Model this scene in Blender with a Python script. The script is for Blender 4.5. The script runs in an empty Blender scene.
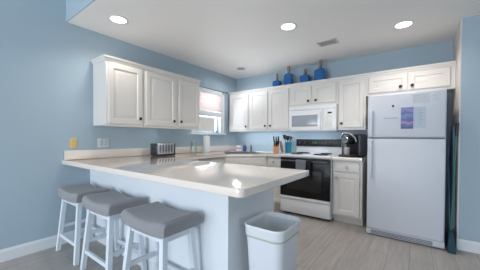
import bpy, bmesh, math, random
from mathutils import Vector, Matrix
random.seed(7)
SC = bpy.context.scene
COL = SC.collection
PI = math.pi

# ------------------------------------------------------------------ camera
cam_data = bpy.data.cameras.new('camera')
cam = bpy.data.objects.new('camera', cam_data)
COL.objects.link(cam)
cam_data.sensor_width = 36.0
cam_data.lens = 238.376 / 480 * 36
cam_data.shift_y = 6.942 / 480
cam_data.clip_start = 0.02
_R = Vector((0.80222126, 0.59700554, 0.00504343))
_U = Vector((-0.01288137, 0.00886239, 0.99987776))
_B = Vector((0.59688786, -0.80218816, 0.01479985))
m = Matrix((_R, _U, _B)).transposed().to_4x4()
m.translation = Vector((3.108, -4.059, 1.165))
cam.matrix_world = m
SC.camera = cam

# ------------------------------------------------------------------ light
SC.view_settings.view_transform = 'Standard'
SC.view_settings.look = 'None'
SC.view_settings.exposure = -0.52
SC.view_settings.gamma = 1.0

world = bpy.data.worlds.new('world')
SC.world = world
world.use_nodes = True
bg = world.node_tree.nodes['Background']
bg.inputs['Color'].default_value = (0.72, 0.86, 1.0, 1)
bg.inputs['Strength'].default_value = 1.6

def area(name, loc, direction, sx, sy, power, color):
    d = bpy.data.lights.new(name, 'AREA')
    d.shape = 'RECTANGLE'; d.size = sx; d.size_y = sy
    d.energy = power; d.color = color
    o = bpy.data.objects.new(name, d)
    o.location = loc
    o.rotation_euler = Vector(direction).to_track_quat('-Z', 'Y').to_euler()
    COL.objects.link(o)
    return o
# daylight through the glazed doors of the living room behind the camera
area('daylight_glass_doors', (1.7, -7.85, 1.25), (0, 1, 0), 3.0, 2.1, 125, (0.78, 0.89, 1.0))
area('low_ceiling_fill', (1.7, -7.83, 0.45), (0, 1, 0.55), 3.0, 0.6, 105, (0.95, 0.97, 1.0))  # added low lamp, tilted up to brighten the ceiling
area('daylight_side_window', (6.4, -5.6, 1.45), (-1, 0, 0), 2.2, 1.5, 42, (0.86, 0.95, 1.0))
# daylight through the kitchen window, topped up by unseen lamps outside
kw = area('daylight_kitchen_window', (-0.60, -0.90, 0.85), (0.7, 0, 1.0), 1.8, 0.7, 260, (0.94, 0.97, 1.0))  # unseen, set low outside and aimed up to brighten the kitchen ceiling
area('shade_glow_fill', (-0.16, -0.88, 1.83), (1, 0, 0.15), 0.6, 0.3, 12, (1.0, 0.95, 0.93))  # added lamp behind the shade that makes the fabric glow
ks = area('back_wall_fill', (-1.1, -2.1, 2.0), (1.1, 1.25, -0.55), 1.4, 1.4, 90, (0.86, 0.93, 1.0))  # added lamp outside, off to the side, to brighten the back wall
# fill lights without fixtures, added to brighten the walls under the wall cabinets
area('under_cabinet_fill_back', (0.80, -0.20, 1.292), (0, 0.25, -1), 1.1, 0.04, 2.9, (0.84, 0.92, 1.0))
area('under_microwave_fill', (1.77, -0.22, 1.28), (0, 0.2, -1), 0.5, 0.06, 1.5, (0.84, 0.92, 1.0))
area('under_cabinet_fill_left', (0.18, -2.05, 1.292), (-0.25, 0, -1), 0.04, 1.3, 1.3, (0.88, 0.94, 1.0))

# ------------------------------------------------------------------ materials
def srgb(r, g, b):
    def f(c):
        c /= 255.0
        return c / 12.92 if c <= 0.04045 else ((c + 0.055) / 1.055) ** 2.4
    return (f(r), f(g), f(b), 1)

MATS = {}
def mat(name, rgb, rough=0.5, metal=0.0, bump=0.0, bump_scale=60, spec=0.5, var=0.0, var_scale=3, coat=0.0, emit=None, estr=0, transmission=0, sheen=0, speck=None, speck_scale=300, aniso=None):
    M = bpy.data.materials.new(name)
    M.use_nodes = True
    nt = M.node_tree
    b = nt.nodes['Principled BSDF']
    c = srgb(*rgb)
    b.inputs['Base Color'].default_value = c
    b.inputs['Roughness'].default_value = rough
    b.inputs['Metallic'].default_value = metal
    b.inputs['Specular IOR Level'].default_value = spec
    b.inputs['Coat Weight'].default_value = coat
    b.inputs['Transmission Weight'].default_value = transmission
    b.inputs['Sheen Weight'].default_value = sheen
    if emit:
        b.inputs['Emission Color'].default_value = srgb(*emit)
        b.inputs['Emission Strength'].default_value = estr
    tc = nt.nodes.new('ShaderNodeTexCoord')
    if var > 0:
        n = nt.nodes.new('ShaderNodeTexNoise')
        n.inputs['Scale'].default_value = var_scale
        n.inputs['Detail'].default_value = 5
        nt.links.new(tc.outputs['Object'], n.inputs['Vector'])
        mx = nt.nodes.new('ShaderNodeMix'); mx.data_type = 'RGBA'
        mx.inputs['A'].default_value = tuple(v * (1 - var) for v in c[:3]) + (1,)
        mx.inputs['B'].default_value = tuple(min(1, v * (1 + var)) for v in c[:3]) + (1,)
        nt.links.new(n.outputs['Fac'], mx.inputs['Factor'])
        nt.links.new(mx.outputs['Result'], b.inputs['Base Color'])
    if speck:
        n = nt.nodes.new('ShaderNodeTexNoise')
        n.inputs['Scale'].default_value = speck_scale
        n.inputs['Detail'].default_value = 2
        nt.links.new(tc.outputs['Object'], n.inputs['Vector'])
        r = nt.nodes.new('ShaderNodeValToRGB')
        r.color_ramp.elements[0].position = 0.38; r.color_ramp.elements[0].color = srgb(*speck)
        r.color_ramp.elements[1].position = 0.5; r.color_ramp.elements[1].color = c
        nt.links.new(n.outputs['Fac'], r.inputs['Fac'])
        nt.links.new(r.outputs['Color'], b.inputs['Base Color'])
    if bump > 0:
        n = nt.nodes.new('ShaderNodeTexNoise')
        n.inputs['Scale'].default_value = bump_scale
        n.inputs['Detail'].default_value = 3
        nt.links.new(tc.outputs['Object'], n.inputs['Vector'])
        bp = nt.nodes.new('ShaderNodeBump')
        bp.inputs['Strength'].default_value = bump
        bp.inputs['Distance'].default_value = 0.01
        nt.links.new(n.outputs['Fac'], bp.inputs['Height'])
        nt.links.new(bp.outputs['Normal'], b.inputs['Normal'])
    MATS[name] = M
    return M

M_WALL = mat('blue_wall_paint', (166, 184, 196), 0.85, bump=0.06, bump_scale=180, var=0.02)
M_KNEE = mat('pale_blue_panel_paint', (222, 228, 234), 0.7, bump=0.03, bump_scale=120, var=0.01)
M_CEIL = mat('ceiling_white_paint', (238, 236, 233), 0.9, bump=0.12, bump_scale=220)
M_TRIM = mat('white_trim_paint', (222, 226, 230), 0.4, bump=0.01)
M_CAB = mat('white_cabinet_paint', (220, 216, 211), 0.38, bump=0.015, bump_scale=90, var=0.01)
M_CABIN = mat('cabinet_box_paint', (214, 209, 203), 0.5, var=0.01)
M_KICK = mat('toe_kick_paint', (168, 160, 152), 0.6, var=0.03)
M_COUNTER = mat('speckled_laminate', (236, 225, 214), 0.1, spec=0.5, speck=(226, 213, 201), speck_scale=500, coat=1.0)
M_KNOB = mat('dark_bronze_knob', (62, 56, 52), 0.35, metal=0.8, var=0.05, var_scale=60)
M_PALEKNOB = mat('pale_nickel_knob', (176, 174, 172), 0.35, metal=0.3, var=0.03)
M_SINK = mat('dull_sink_steel', (112, 118, 126), 0.35, metal=0.9, bump=0.02, bump_scale=300)
M_APP = mat('white_appliance_enamel', (226, 228, 231), 0.28, var=0.01, var_scale=10)
M_FRIDGE = mat('white_textured_enamel', (206, 210, 219), 0.36, bump=0.25, bump_scale=420)
M_APPGREY = mat('appliance_seal_grey', (120, 124, 130), 0.6, var=0.05)
M_BLACKG = mat('black_oven_glass', (16, 16, 18), 0.25, spec=0.3, var=0.05)
M_BLACK = mat('black_plastic', (26, 27, 30), 0.35, var=0.1, var_scale=30)
M_DKGREY = mat('dark_grey_plastic', (66, 68, 74), 0.4, var=0.06, var_scale=30)
M_CHROME = mat('chrome', (210, 212, 216), 0.14, metal=1.0, var=0.02)
M_STEEL = mat('brushed_steel', (196, 198, 202), 0.3, metal=1.0, bump=0.02, bump_scale=300)
M_COIL = mat('burner_coil', (52, 50, 50), 0.55, metal=0.4, var=0.1, var_scale=40)
M_MWGLASS = mat('microwave_window', (150, 156, 166), 0.18, var=0.03)
M_KEYPAD = mat('cream_keypad', (222, 223, 220), 0.5, speck=(214, 213, 206), speck_scale=90)
M_GREEN_LED = mat('green_display', (20, 50, 25), 0.3, emit=(60, 200, 90), estr=0.18)
M_BOTTLE = mat('cobalt_blue_glass', (0, 90, 152), 0.2, coat=0.2, var=0.12, var_scale=14)
M_JUTE = mat('jute_cord', (136, 122, 102), 0.9, bump=0.6, bump_scale=260, var=0.2, var_scale=90)
M_STOOL = mat('stool_white_paint', (220, 228, 236), 0.4, bump=0.02)
M_SEAT = mat('grey_seat_fabric', (142, 141, 146), 0.78, bump=0.3, bump_scale=700, var=0.05, var_scale=300, sheen=0.3)
M_BIN = mat('white_bin_plastic', (222, 226, 234), 0.35, bump=0.02, bump_scale=20)
M_LINER = mat('white_bin_liner', (226, 229, 233), 0.5)
M_BAND = mat('pale_green_band', (176, 190, 178), 0.5, var=0.03)
M_WOOD = mat('knife_block_wood', (205, 148, 102), 0.45, var=0.15, var_scale=26)
M_WOOD2 = mat('dark_board_wood', (148, 104, 66), 0.45, var=0.2, var_scale=26)
M_TEAL = mat('teal_glaze', (18, 130, 158), 0.2, coat=0.4, var=0.08, var_scale=12)
M_TOWEL = mat('grey_tea_towel', (122, 124, 134), 0.95, bump=0.5, bump_scale=300, var=0.06, var_scale=60)
M_BLKTOWEL = mat('black_tea_towel', (24, 25, 28), 0.95, bump=0.5, bump_scale=300, var=0.1, var_scale=60)
M_PAPER = mat('white_paper', (182, 196, 210), 0.8, var=0.02)
M_TRPAPER = mat('grey_tinted_paper', (182, 186, 194), 0.7, var=0.03)
M_PTOWEL = mat('paper_towel', (236, 238, 238), 0.95, bump=0.5, bump_scale=120)
M_GLASS = None
M_ALMOND = mat('almond_plastic', (222, 192, 128), 0.4, var=0.03)
M_SLOT = mat('outlet_slot', (96, 74, 50), 0.5, var=0.03)
M_PLATE = mat('white_plate_plastic', (200, 208, 214), 0.4, var=0.01)
M_LENS = mat('lamp_lens_on', (255, 250, 240), 0.5, emit=(255, 247, 232), estr=9)
M_LENSOFF = mat('lamp_lens_off', (150, 148, 146), 0.5, var=0.02)
M_VENT = mat('vent_white_metal', (205, 203, 200), 0.5, var=0.01)
M_VENTDK = mat('vent_duct_dark', (120, 118, 116), 0.8, var=0.05)
M_SHADE = mat('window_shade_fabric', (206, 198, 196), 0.9, bump=0.1, bump_scale=300, var=0.01)
_nt = M_SHADE.node_tree
_tl = _nt.nodes.new('ShaderNodeBsdfTranslucent'); _tl.inputs['Color'].default_value = srgb(238, 230, 228)
_mx = _nt.nodes.new('ShaderNodeMixShader'); _mx.inputs['Fac'].default_value = 0.3
_out = [n for n in _nt.nodes if n.type == 'OUTPUT_MATERIAL'][0]
_nt.links.new(_nt.nodes['Principled BSDF'].outputs[0], _mx.inputs[1]); _nt.links.new(_tl.outputs[0], _mx.inputs[2])
_nt.links.new(_mx.outputs[0], _out.inputs['Surface'])
M_ROD = mat('curtain_rod_metal', (92, 88, 90), 0.35, metal=0.7, var=0.05)
M_STUCCO = mat('beige_stucco', (226, 202, 184), 0.9, bump=0.4, bump_scale=40, var=0.05)
M_ROOF = mat('grey_shingles', (120, 116, 112), 0.9, bump=0.5, bump_scale=20, var=0.15, var_scale=8)
M_SAND = mat('pale_ground', (205, 196, 182), 0.95, var=0.08)
M_NAVY = mat('navy_plastic', (58, 78, 122), 0.3, var=0.05)
M_PINK = mat('pink_glaze', (206, 120, 138), 0.4, var=0.05)
M_MUG = mat('white_glaze', (232, 226, 230), 0.2, var=0.02)
M_BROOMGREEN = mat('green_handle', (42, 112, 84), 0.4, var=0.05)
M_BOARDBLUE = mat('blue_grey_fabric', (122, 148, 170), 0.85, bump=0.3, bump_scale=200, var=0.1, var_scale=20)
M_BOARDLEG = mat('pale_blue_metal', (120, 150, 178), 0.4, metal=0.3, var=0.04)
M_BRISTLE = mat('dark_teal_bristle', (34, 66, 82), 0.8, bump=0.8, bump_scale=200, var=0.2, var_scale=90)
M_EDGEWOOD = mat('bare_beige_edge', (212, 206, 202), 0.7, var=0.05, var_scale=12)

def glass(name, tint=(0.96, 0.98, 1.0, 1), amount=0.12):
    M = bpy.data.materials.new(name); M.use_nodes = True
    nt = M.node_tree; nt.nodes.clear()
    out = nt.nodes.new('ShaderNodeOutputMaterial')
    tr = nt.nodes.new('ShaderNodeBsdfTransparent'); tr.inputs['Color'].default_value = tint
    gl = nt.nodes.new('ShaderNodeBsdfGlossy'); gl.inputs['Roughness'].default_value = 0.03
    mx = nt.nodes.new('ShaderNodeMixShader')
    mx.inputs['Fac'].default_value = amount
    nt.links.new(tr.outputs[0], mx.inputs[1]); nt.links.new(gl.outputs[0], mx.inputs[2])
    nt.links.new(mx.outputs[0], out.inputs['Surface'])
    return M
M_GLASS = glass('window_glass', amount=0.06)
M_JAR = glass('jar_glass', (0.90, 0.94, 0.92, 1), 0.14)

# floor: grey-brown planks running towards the back wall
def floor_material():
    M = bpy.data.materials.new('grey_plank_floor'); M.use_nodes = True
    nt = M.node_tree; b = nt.nodes['Principled BSDF']
    tc = nt.nodes.new('ShaderNodeTexCoord')
    mp = nt.nodes.new('ShaderNodeMapping'); mp.inputs['Rotation'].default_value = (0, 0, PI / 2)
    nt.links.new(tc.outputs['Object'], mp.inputs['Vector'])
    br = nt.nodes.new('ShaderNodeTexBrick')
    br.offset = 0.37
    br.inputs['Scale'].default_value = 1.0
    br.inputs['Brick Width'].default_value = 1.22
    br.inputs['Row Height'].default_value = 0.18
    br.inputs['Mortar Size'].default_value = 0.0022
    br.inputs['Mortar Smooth'].default_value = 0.3
    br.inputs['Bias'].default_value = 0.0
    br.inputs['Color1'].default_value = srgb(178, 173, 169)
    br.inputs['Color2'].default_value = srgb(169, 164, 161)
    br.inputs['Mortar'].default_value = srgb(130, 122, 118)
    nt.links.new(mp.outputs['Vector'], br.inputs['Vector'])
    st = nt.nodes.new('ShaderNodeMapping'); st.inputs['Scale'].default_value = (22, 1.6, 1)
    nt.links.new(tc.outputs['Object'], st.inputs['Vector'])
    n = nt.nodes.new('ShaderNodeTexNoise'); n.inputs['Scale'].default_value = 1.4; n.inputs['Detail'].default_value = 7
    n.inputs['Roughness'].default_value = 0.62
    nt.links.new(st.outputs['Vector'], n.inputs['Vector'])
    rp = nt.nodes.new('ShaderNodeValToRGB')
    rp.color_ramp.elements[0].position = 0.3; rp.color_ramp.elements[0].color = (0.78, 0.77, 0.76, 1)
    rp.color_ramp.elements[1].position = 0.72; rp.color_ramp.elements[1].color = (1.08, 1.07, 1.06, 1)
    nt.links.new(n.outputs['Fac'], rp.inputs['Fac'])
    mx = nt.nodes.new('ShaderNodeMix'); mx.data_type = 'RGBA'; mx.blend_type = 'MULTIPLY'
    mx.inputs['Factor'].default_value = 1.0
    nt.links.new(br.outputs['Color'], mx.inputs['A']); nt.links.new(rp.outputs['Color'], mx.inputs['B'])
    nt.links.new(mx.outputs['Result'], b.inputs['Base Color'])
    b.inputs['Roughness'].default_value = 0.42
    bu = nt.nodes.new('ShaderNodeBump'); bu.inputs['Strength'].default_value = 0.15; bu.inputs['Distance'].default_value = 0.004
    nt.links.new(n.outputs['Fac'], bu.inputs['Height']); nt.links.new(bu.outputs['Normal'], b.inputs['Normal'])
    return M
M_FLOOR = floor_material()

# ------------------------------------------------------------------ mesh helpers
def obj(name, bm, material, parent=None, smooth=True, angle=35, mats=None):
    bmesh.ops.recalc_face_normals(bm, faces=bm.faces)
    me = bpy.data.meshes.new(name)
    bm.to_mesh(me); bm.free()
    if mats:
        for q in mats: me.materials.append(q)
    else:
        me.materials.append(material)
    if smooth:
        for p in me.polygons: p.use_smooth = True
        me.set_sharp_from_angle(angle=math.radians(angle))
    o = bpy.data.objects.new(name, me)
    COL.objects.link(o)
    if parent: o.parent = parent
    return o

def tag(o, label, cat, group=None):
    o['label'] = label; o['category'] = cat
    if group: o['group'] = group
    return o
def thing(name, label, cat, loc=(0, 0, 0), rz=0, group=None):
    o = bpy.data.objects.new(name, None)
    o.empty_display_size = 0.1
    COL.objects.link(o); o.location = loc; o.rotation_euler = (0, 0, rz)
    return tag(o, label, cat, group)
def struct(name, bm, material, smooth=False, parent=None):
    o = obj(name, bm, material, parent, smooth)
    if parent is None: o['kind'] = 'structure'
    return o

def B(): return bmesh.new()
def box(bm, x0, x1, y0, y1, z0, z1, bev=0.0, seg=2, mi=0, rot=None, piv=None):
    r = bmesh.ops.create_cube(bm, size=1.0)
    vs = r['verts']
    for v in vs:
        v.co = Vector(((x0 + x1) / 2 + v.co.x * (x1 - x0), (y0 + y1) / 2 + v.co.y * (y1 - y0), (z0 + z1) / 2 + v.co.z * (z1 - z0)))
    fs = list({f for v in vs for f in v.link_faces})
    for f in fs: f.material_index = mi
    if bev > 0:
        es = list({e for v in vs for e in v.link_edges})
        bmesh.ops.bevel(bm, geom=es, offset=bev, segments=seg, profile=0.5, affect='EDGES', clamp_overlap=True)
    return bm
def tube(bm, pts, rad, n=12, cap=True, mi=0):
    """tube through points; rad is a number or a list"""
    P = [Vector(p) for p in pts]
    rings = []
    prev = None
    for i, p in enumerate(P):
        if i == 0: t = P[1] - P[0]
        elif i == len(P) - 1: t = P[-1] - P[-2]
        else: t = (P[i + 1] - P[i]).normalized() + (P[i] - P[i - 1]).normalized()
        t.normalize()
        if prev is None:
            a = Vector((0, 0, 1)) if abs(t.z) < 0.9 else Vector((1, 0, 0))
            u = t.cross(a).normalized()
        else:
            u = (prev - t * prev.dot(t)).normalized()
        prev = u
        w = t.cross(u)
        r = rad[i] if isinstance(rad, (list, tuple)) else rad
        rings.append([bm.verts.new(p + (u * math.cos(2 * PI * k / n) + w * math.sin(2 * PI * k / n)) * r) for k in range(n)])
    for a, b in zip(rings, rings[1:]):
        for k in range(n):
            f = bm.faces.new((a[k], a[(k + 1) % n], b[(k + 1) % n], b[k])); f.material_index = mi
    if cap:
        bm.faces.new(rings[0]).material_index = mi; bm.faces.new(rings[-1]).material_index = mi
    return bm
def lathe(bm, prof, loc=(0, 0, 0), n=28, mi=0, axis='z'):
    """prof: list of (radius, height)"""
    L = Vector(loc); rings = []
    def place(r, h, a):
        c, s = math.cos(a) * r, math.sin(a) * r
        if axis == 'z': return L + Vector((c, s, h))
        if axis == 'y': return L + Vector((c, h, s))
        return L + Vector((h, c, s))
    for r, h in prof:
        if r < 1e-5: rings.append([bm.verts.new(place(0, h, 0))])
        else: rings.append([bm.verts.new(place(r, h, 2 * PI * k / n)) for k in range(n)])
    for a, b in zip(rings, rings[1:]):
        for k in range(n):
            k2 = (k + 1) % n
            if len(a) == 1 and len(b) == 1: continue
            if len(a) == 1: f = bm.faces.new((a[0], b[k], b[k2]))
            elif len(b) == 1: f = bm.faces.new((a[k], a[k2], b[0]))
            else: f = bm.faces.new((a[k], a[k2], b[k2], b[k]))
            f.material_index = mi
    if len(rings[0]) > 1: bm.faces.new(rings[0]).material_index = mi
    if len(rings[-1]) > 1: bm.faces.new(rings[-1]).material_index = mi
    return bm
def prism(bm, pts, z0, z1, bev=0.0):
    lo = [bm.verts.new((x, y, z0)) for x, y in pts]; hi = [bm.verts.new((x, y, z1)) for x, y in pts]
    n = len(pts)
    bm.faces.new(lo); top = bm.faces.new(hi)
    for i in range(n): bm.faces.new((lo[i], lo[(i + 1) % n], hi[(i + 1) % n], hi[i]))
    if bev:
        es = [e for e in bm.edges if abs(e.verts[0].co.z - e.verts[1].co.z) < 1e-6]
        bmesh.ops.bevel(bm, geom=es, offset=bev, segments=3, profile=0.5, affect='EDGES')
    return bm
def rrect(w, d, r, n=5):
    pts = []
    for cx, cy, a0 in ((w / 2 - r, d / 2 - r, 0), (-w / 2 + r, d / 2 - r, PI / 2), (-w / 2 + r, -d / 2 + r, PI), (w / 2 - r, -d / 2 + r, 1.5 * PI)):
        for k in range(n + 1):
            a = a0 + k * PI / 2 / n
            pts.append((cx + r * math.cos(a), cy + r * math.sin(a)))
    return pts
def loft(bm, loops, close0=True, close1=True):
    rings = [[bm.verts.new(p) for p in L] for L in loops]
    n = len(rings[0])
    for a, b in zip(rings, rings[1:]):
        for k in range(n): bm.faces.new((a[k], a[(k + 1) % n], b[(k + 1) % n], b[k]))
    if close0: bm.faces.new(rings[0])
    if close1: bm.faces.new(rings[-1])
    return bm
def xform(bm, M):
    bmesh.ops.transform(bm, matrix=M, verts=bm.verts); return bm

# raised-panel door: local x across, z up, front towards -y, back plane at y=0
def panel_bm(w, h, t=0.019, frame=0.055):
    bm = B()
    prof = [(0, 0), (0, t - 0.003), (0.003, t), (frame, t), (frame + 0.007, t - 0.009), (frame + 0.018, t - 0.009), (frame + 0.045, t - 0.001), (frame + 0.05, t - 0.001)]
    mx = min(w, h) / 2 - 0.008
    loops = []
    for ins, d in prof:
        ins = min(ins, mx)
        loops.append([(ins, -d, ins), (w - ins, -d, ins), (w - ins, -d, h - ins), (ins, -d, h - ins)])
    loft(bm, loops)
    return bm
def flat_front_bm(w, h, t=0.019):
    bm = B()
    loops = [[(i, -d, i), (w - i, -d, i), (w - i, -d, h - i), (i, -d, h - i)] for i, d in ((0, 0), (0, t - 0.006), (0.006, t - 0.002), (0.018, t))]
    loft(bm, loops); return bm
def knob_bm():
    bm = B()
    lathe(bm, [(0.006, 0), (0.007, -0.012), (0.018, -0.016), (0.020, -0.022), (0.016, -0.028), (0.0, -0.030)], axis='y', n=18)
    return bm
def front(kind, parent, x, z, w, h, y=0.0, knob=None, name='door', kmat=None):
    """door or drawer front placed in the thing's own space; knob=(x,z) inside the front"""
    bm = panel_bm(w, h) if kind == 'panel' else flat_front_bm(w, h)
    d = obj(name, bm, M_CAB, parent, angle=20)
    d.location = (x, y, z)
    if knob:
        k = obj('knob', knob_bm(), kmat or M_KNOB, d)
        k.location = (knob[0], -0.018, knob[1])
    return d

# ------------------------------------------------------------------ the setting
ZC = 2.432       # lowered kitchen ceiling
YB = -3.09       # edge of the lowered ceiling
ZH = 3.25        # living room ceiling
XR = 6.5; YF = -8.0
bm = B(); box(bm, -0.12, XR + 0.12, YF - 0.12, 0.12, -0.1, 0); struct('floor', bm, M_FLOOR)

# wall_left with the kitchen window opening
wy0, wy1, wz0, wz1 = -1.215, -0.55, 1.27, 2.0
bm = B()
box(bm, -0.12, 0, YF, wy0, 0, ZH); box(bm, -0.12, 0, wy1, 0.0, 0, ZH)
box(bm, -0.12, 0, wy0, wy1, 0, wz0); box(bm, -0.12, 0, wy0, wy1, wz1, ZH)
struct('wall_left', bm, M_WALL)
bm = B(); box(bm, -0.12, XR + 0.12, 0, 0.12, 0, ZH); struct('wall_back', bm, M_WALL)
# solid partition ending in a blue end face beside the fridge
bm = B(); box(bm, 3.47, XR, -0.655, 0.0, 0, ZC); struct('wall_partition', bm, M_WALL)
bm = B(); box(bm, XR, XR + 0.12, YF, -6.7, 0, ZH); box(bm, XR, XR + 0.12, -4.5, 0, 0, ZH)
box(bm, XR, XR + 0.12, -6.7, -4.5, 0, 0.7); box(bm, XR, XR + 0.12, -6.7, -4.5, 2.2, ZH); struct('wall_right', bm, M_WALL)
bm = B(); box(bm, -0.12, 0.2, YF - 0.12, YF, 0, ZH); box(bm, 3.2, XR + 0.12, YF - 0.12, YF, 0, ZH); box(bm, 0.2, 3.2, YF - 0.12, YF, 2.3, ZH)
struct('wall_front', bm, M_WALL)
# lowered ceiling with its painted vertical edge
bm = B(); box(bm, 0, XR, YB + 0.012, 0, ZC, ZH); struct('ceiling_kitchen', bm, M_CEIL)
bm = B(); box(bm, 0, XR, YB, YB + 0.012, ZC + 0.001, ZH); struct('trim_bulkhead', bm, M_WALL)
bm = B(); box(bm, -0.12, XR + 0.12, YF - 0.12, 0.12, ZH, ZH + 0.1); struct('ceiling', bm, M_CEIL)
# bare edge strip down the corner of the partition
bm = B(); box(bm, 3.457, 3.47, -0.656, -0.002, 0, ZC, 0.001); struct('trim_1', bm, M_EDGEWOOD)

def baseboard(name, x0, x1, y0, y1, axis):
    bm = B()
    h = 0.115
    prof = [(0, 0), (0.014, 0), (0.014, h - 0.022), (0.009, h - 0.01), (0.006, h), (0, h)]
    if axis == 'y':      # runs along y, stands out towards +x
        loft(bm, [[(x0 + a, y, z) for a, z in prof] for y in (y0, y1)])
    else:                # runs along x, stands out towards -y
        loft(bm, [[(x, y0 - a, z) for a, z in prof] for x in (x0, x1)])
    struct(name, bm, M_TRIM)
baseboard('baseboard_left', 0, 0, YF, -2.858, 'y')
baseboard('baseboard_partition', 3.456, XR, -0.655, 0, 'x')

# kitchen window
bm = B()
cw = 0.075
box(bm, 0, 0.018, wy0 - cw, wy0, wz0 - 0.02, wz1 + cw, 0.004); box(bm, 0, 0.018, wy1, wy1 + cw + 0.045, wz0 - 0.02, wz1 + cw, 0.004)
box(bm, 0, 0.018, wy0, wy1, wz1, wz1 + cw, 0.004)
w1 = struct('window_1', bm, M_TRIM)
bm = B(); box(bm, -0.11, 0.05, wy0 - cw - 0.03, wy1 + cw + 0.06, wz0 - 0.042, wz0 - 0.012, 0.006); obj('window_sill', bm, M_TRIM, w1)
bm = B()
box(bm, -0.1, -0.055, wy0, wy0 + 0.035, wz0 - 0.01, wz1); box(bm, -0.1, -0.055, wy1 - 0.035, wy1, wz0 - 0.01, wz1)
box(bm, -0.1, -0.055, wy0, wy1, wz0 - 0.01, wz0 + 0.035); box(bm, -0.1, -0.055, wy0, wy1, wz1 - 0.035, wz1)
box(bm, -0.095, -0.045, wy0, wy1, 1.575, 1.625)
obj('window_frame', bm, M_TRIM, w1, smooth=False)
bm = B(); box(bm, -0.078, -0.074, wy0 + 0.02, wy1 - 0.02, wz0, wz1); obj('window_pane', bm, M_GLASS, w1, smooth=False)

# shade and rod
bm = B()
for k in range(9):
    z1 = 1.995 - k * 0.0365; box(bm, 0.022, 0.030 + 0.004 * (k % 2), wy0 - 0.03, wy1 + 0.03, z1 - 0.0375, z1, 0.002)
t = thing('window_shade', 'white fabric shade half lowered over the kitchen window', 'window shade', (0, 0, 0))
obj('shade_fabric', bm, M_SHADE, t)
bm = B(); box(bm, 0.019, 0.040, wy0 - 0.03, wy1 + 0.03, 1.565, 1.655, 0.003); obj('bottom_rail', bm, M_TRIM, t)
bm = B(); box(bm, 0.019, 0.045, wy0 - 0.03, wy1 + 0.03, 1.995, 2.035, 0.003); obj('head_rail', bm, M_TRIM, t)
t = thing('curtain_rod', 'thin dark metal rod with round end above the kitchen window', 'curtain rod')
bm = B(); tube(bm, [(0.07, wy0 - 0.1, 2.062), (0.07, wy1 + 0.11, 2.062)], 0.008); obj('rod', bm, M_ROD, t)
bm = B(); lathe(bm, [(0, -0.02), (0.014, -0.014), (0.02, 0), (0.014, 0.014), (0, 0.02)], (0.07, wy1 + 0.125, 2.062), axis='y'); obj('finial', bm, M_ROD, t)
bm = B(); box(bm, 0.018, 0.024, wy1 + 0.05, wy1 + 0.08, 2.03, 2.08, 0.002); tube(bm, [(0.02, wy1 + 0.065, 2.05), (0.07, wy1 + 0.065, 2.052)], 0.005); obj('bracket', bm, M_ROD, t)

# glazing behind the camera
bm = B()
for x in (0.2, 1.67, 3.12): box(bm, x, x + 0.08, YF - 0.09, YF - 0.03, 0, 2.3)
box(bm, 0.2, 3.2, YF - 0.09, YF - 0.03, 2.22, 2.3); box(bm, 0.2, 3.2, YF - 0.09, YF - 0.03, 0, 0.08)
d1 = struct('door_1', bm, M_TRIM)
bm = B(); box(bm, 0.25, 3.15, YF - 0.062, YF - 0.058, 0.06, 2.25); obj('door_glass', bm, M_GLASS, d1, smooth=False)
bm = B(); 
for y in (-6.7, -5.63, -4.56): box(bm, XR + 0.03, XR + 0.09, y, y + 0.06, 0.7, 2.2)
box(bm, XR + 0.03, XR + 0.09, -6.7, -4.5, 0.7, 0.76); box(bm, XR + 0.03, XR + 0.09, -6.7, -4.5, 2.14, 2.2)
w2 = struct('window_2', bm, M_TRIM)
bm = B(); box(bm, XR + 0.058, XR + 0.062, -6.66, -4.52, 0.72, 2.18); obj('window_pane', bm, M_GLASS, w2, smooth=False)

# outside the kitchen window
bm = B(); box(bm, -40, -0.13, -30, 30, -3.0, -2.9); struct('ground', bm, M_SAND)
t = thing('neighbouring_house', 'beige stucco house seen through the kitchen window', 'house', (-5.5, -0.8, -2.9))
bm = B(); box(bm, -3, 0, -7, 9, 0, 6.0); obj('wall', bm, M_STUCCO, t, smooth=False)
bm = B(); loft(bm, [[(-3.4, y, 6.0), (0.4, y, 6.0), (-1.5, y, 7.4)] for y in (-7.4, 9.4)]); obj('roof', bm, M_ROOF, t, smooth=False)

# ------------------------------------------------------------------ upper cabinets
ZU0, ZU1 = 1.297, 2.035
def upper(label, length, z0, z1, doors, depth=0.32, group='white upper cabinets'):
    """local: x along the wall, back at y=0, front at y=-depth"""
    t = thing('upper_cabinet', label, 'cabinet', group=group)
    bm = B()
    box(bm, 0, length, -depth, 0, z0 + 0.012, z1)
    # face frame and light rail under the front
    box(bm, 0, length, -depth - 0.0005, -depth + 0.02, z0, z0 + 0.02)
    obj('body', bm, M_CAB, t, smooth=False)
    for (x0, x1, kx, kz) in doors:
        front('panel', t, x0, z0 + 0.035, x1 - x0, z1 - z0 - 0.058, -depth - 0.0005, (kx - x0, kz - z0 - 0.035))
    return t
D = 0.319
# left wall run: local x -> world y.  rotate so that local -y -> world +x, local x -> world -... 
def on_left_wall(t, y_far):      # local x grows towards the camera? rotation +90: local x -> +y, local -y -> +x
    t.rotation_euler = (0, 0, PI / 2); t.location = (0.002, y_far, 0)
L1 = upper('single-door white wall cabinet on the left wall, nearest the camera', 0.455, ZU0, ZU1, [(0.026, 0.428, 0.395, ZU0 + 0.105)])
on_left_wall(L1, -2.820)
L2 = upper('double-door white wall cabinet on the left wall, beside the window', 0.96, ZU0, ZU1, [(0.025, 0.49, 0.447, ZU0 + 0.105), (0.545, 0.965 - 0.02, 0.573, ZU0 + 0.105)])
on_left_wall(L2, -2.362)

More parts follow.
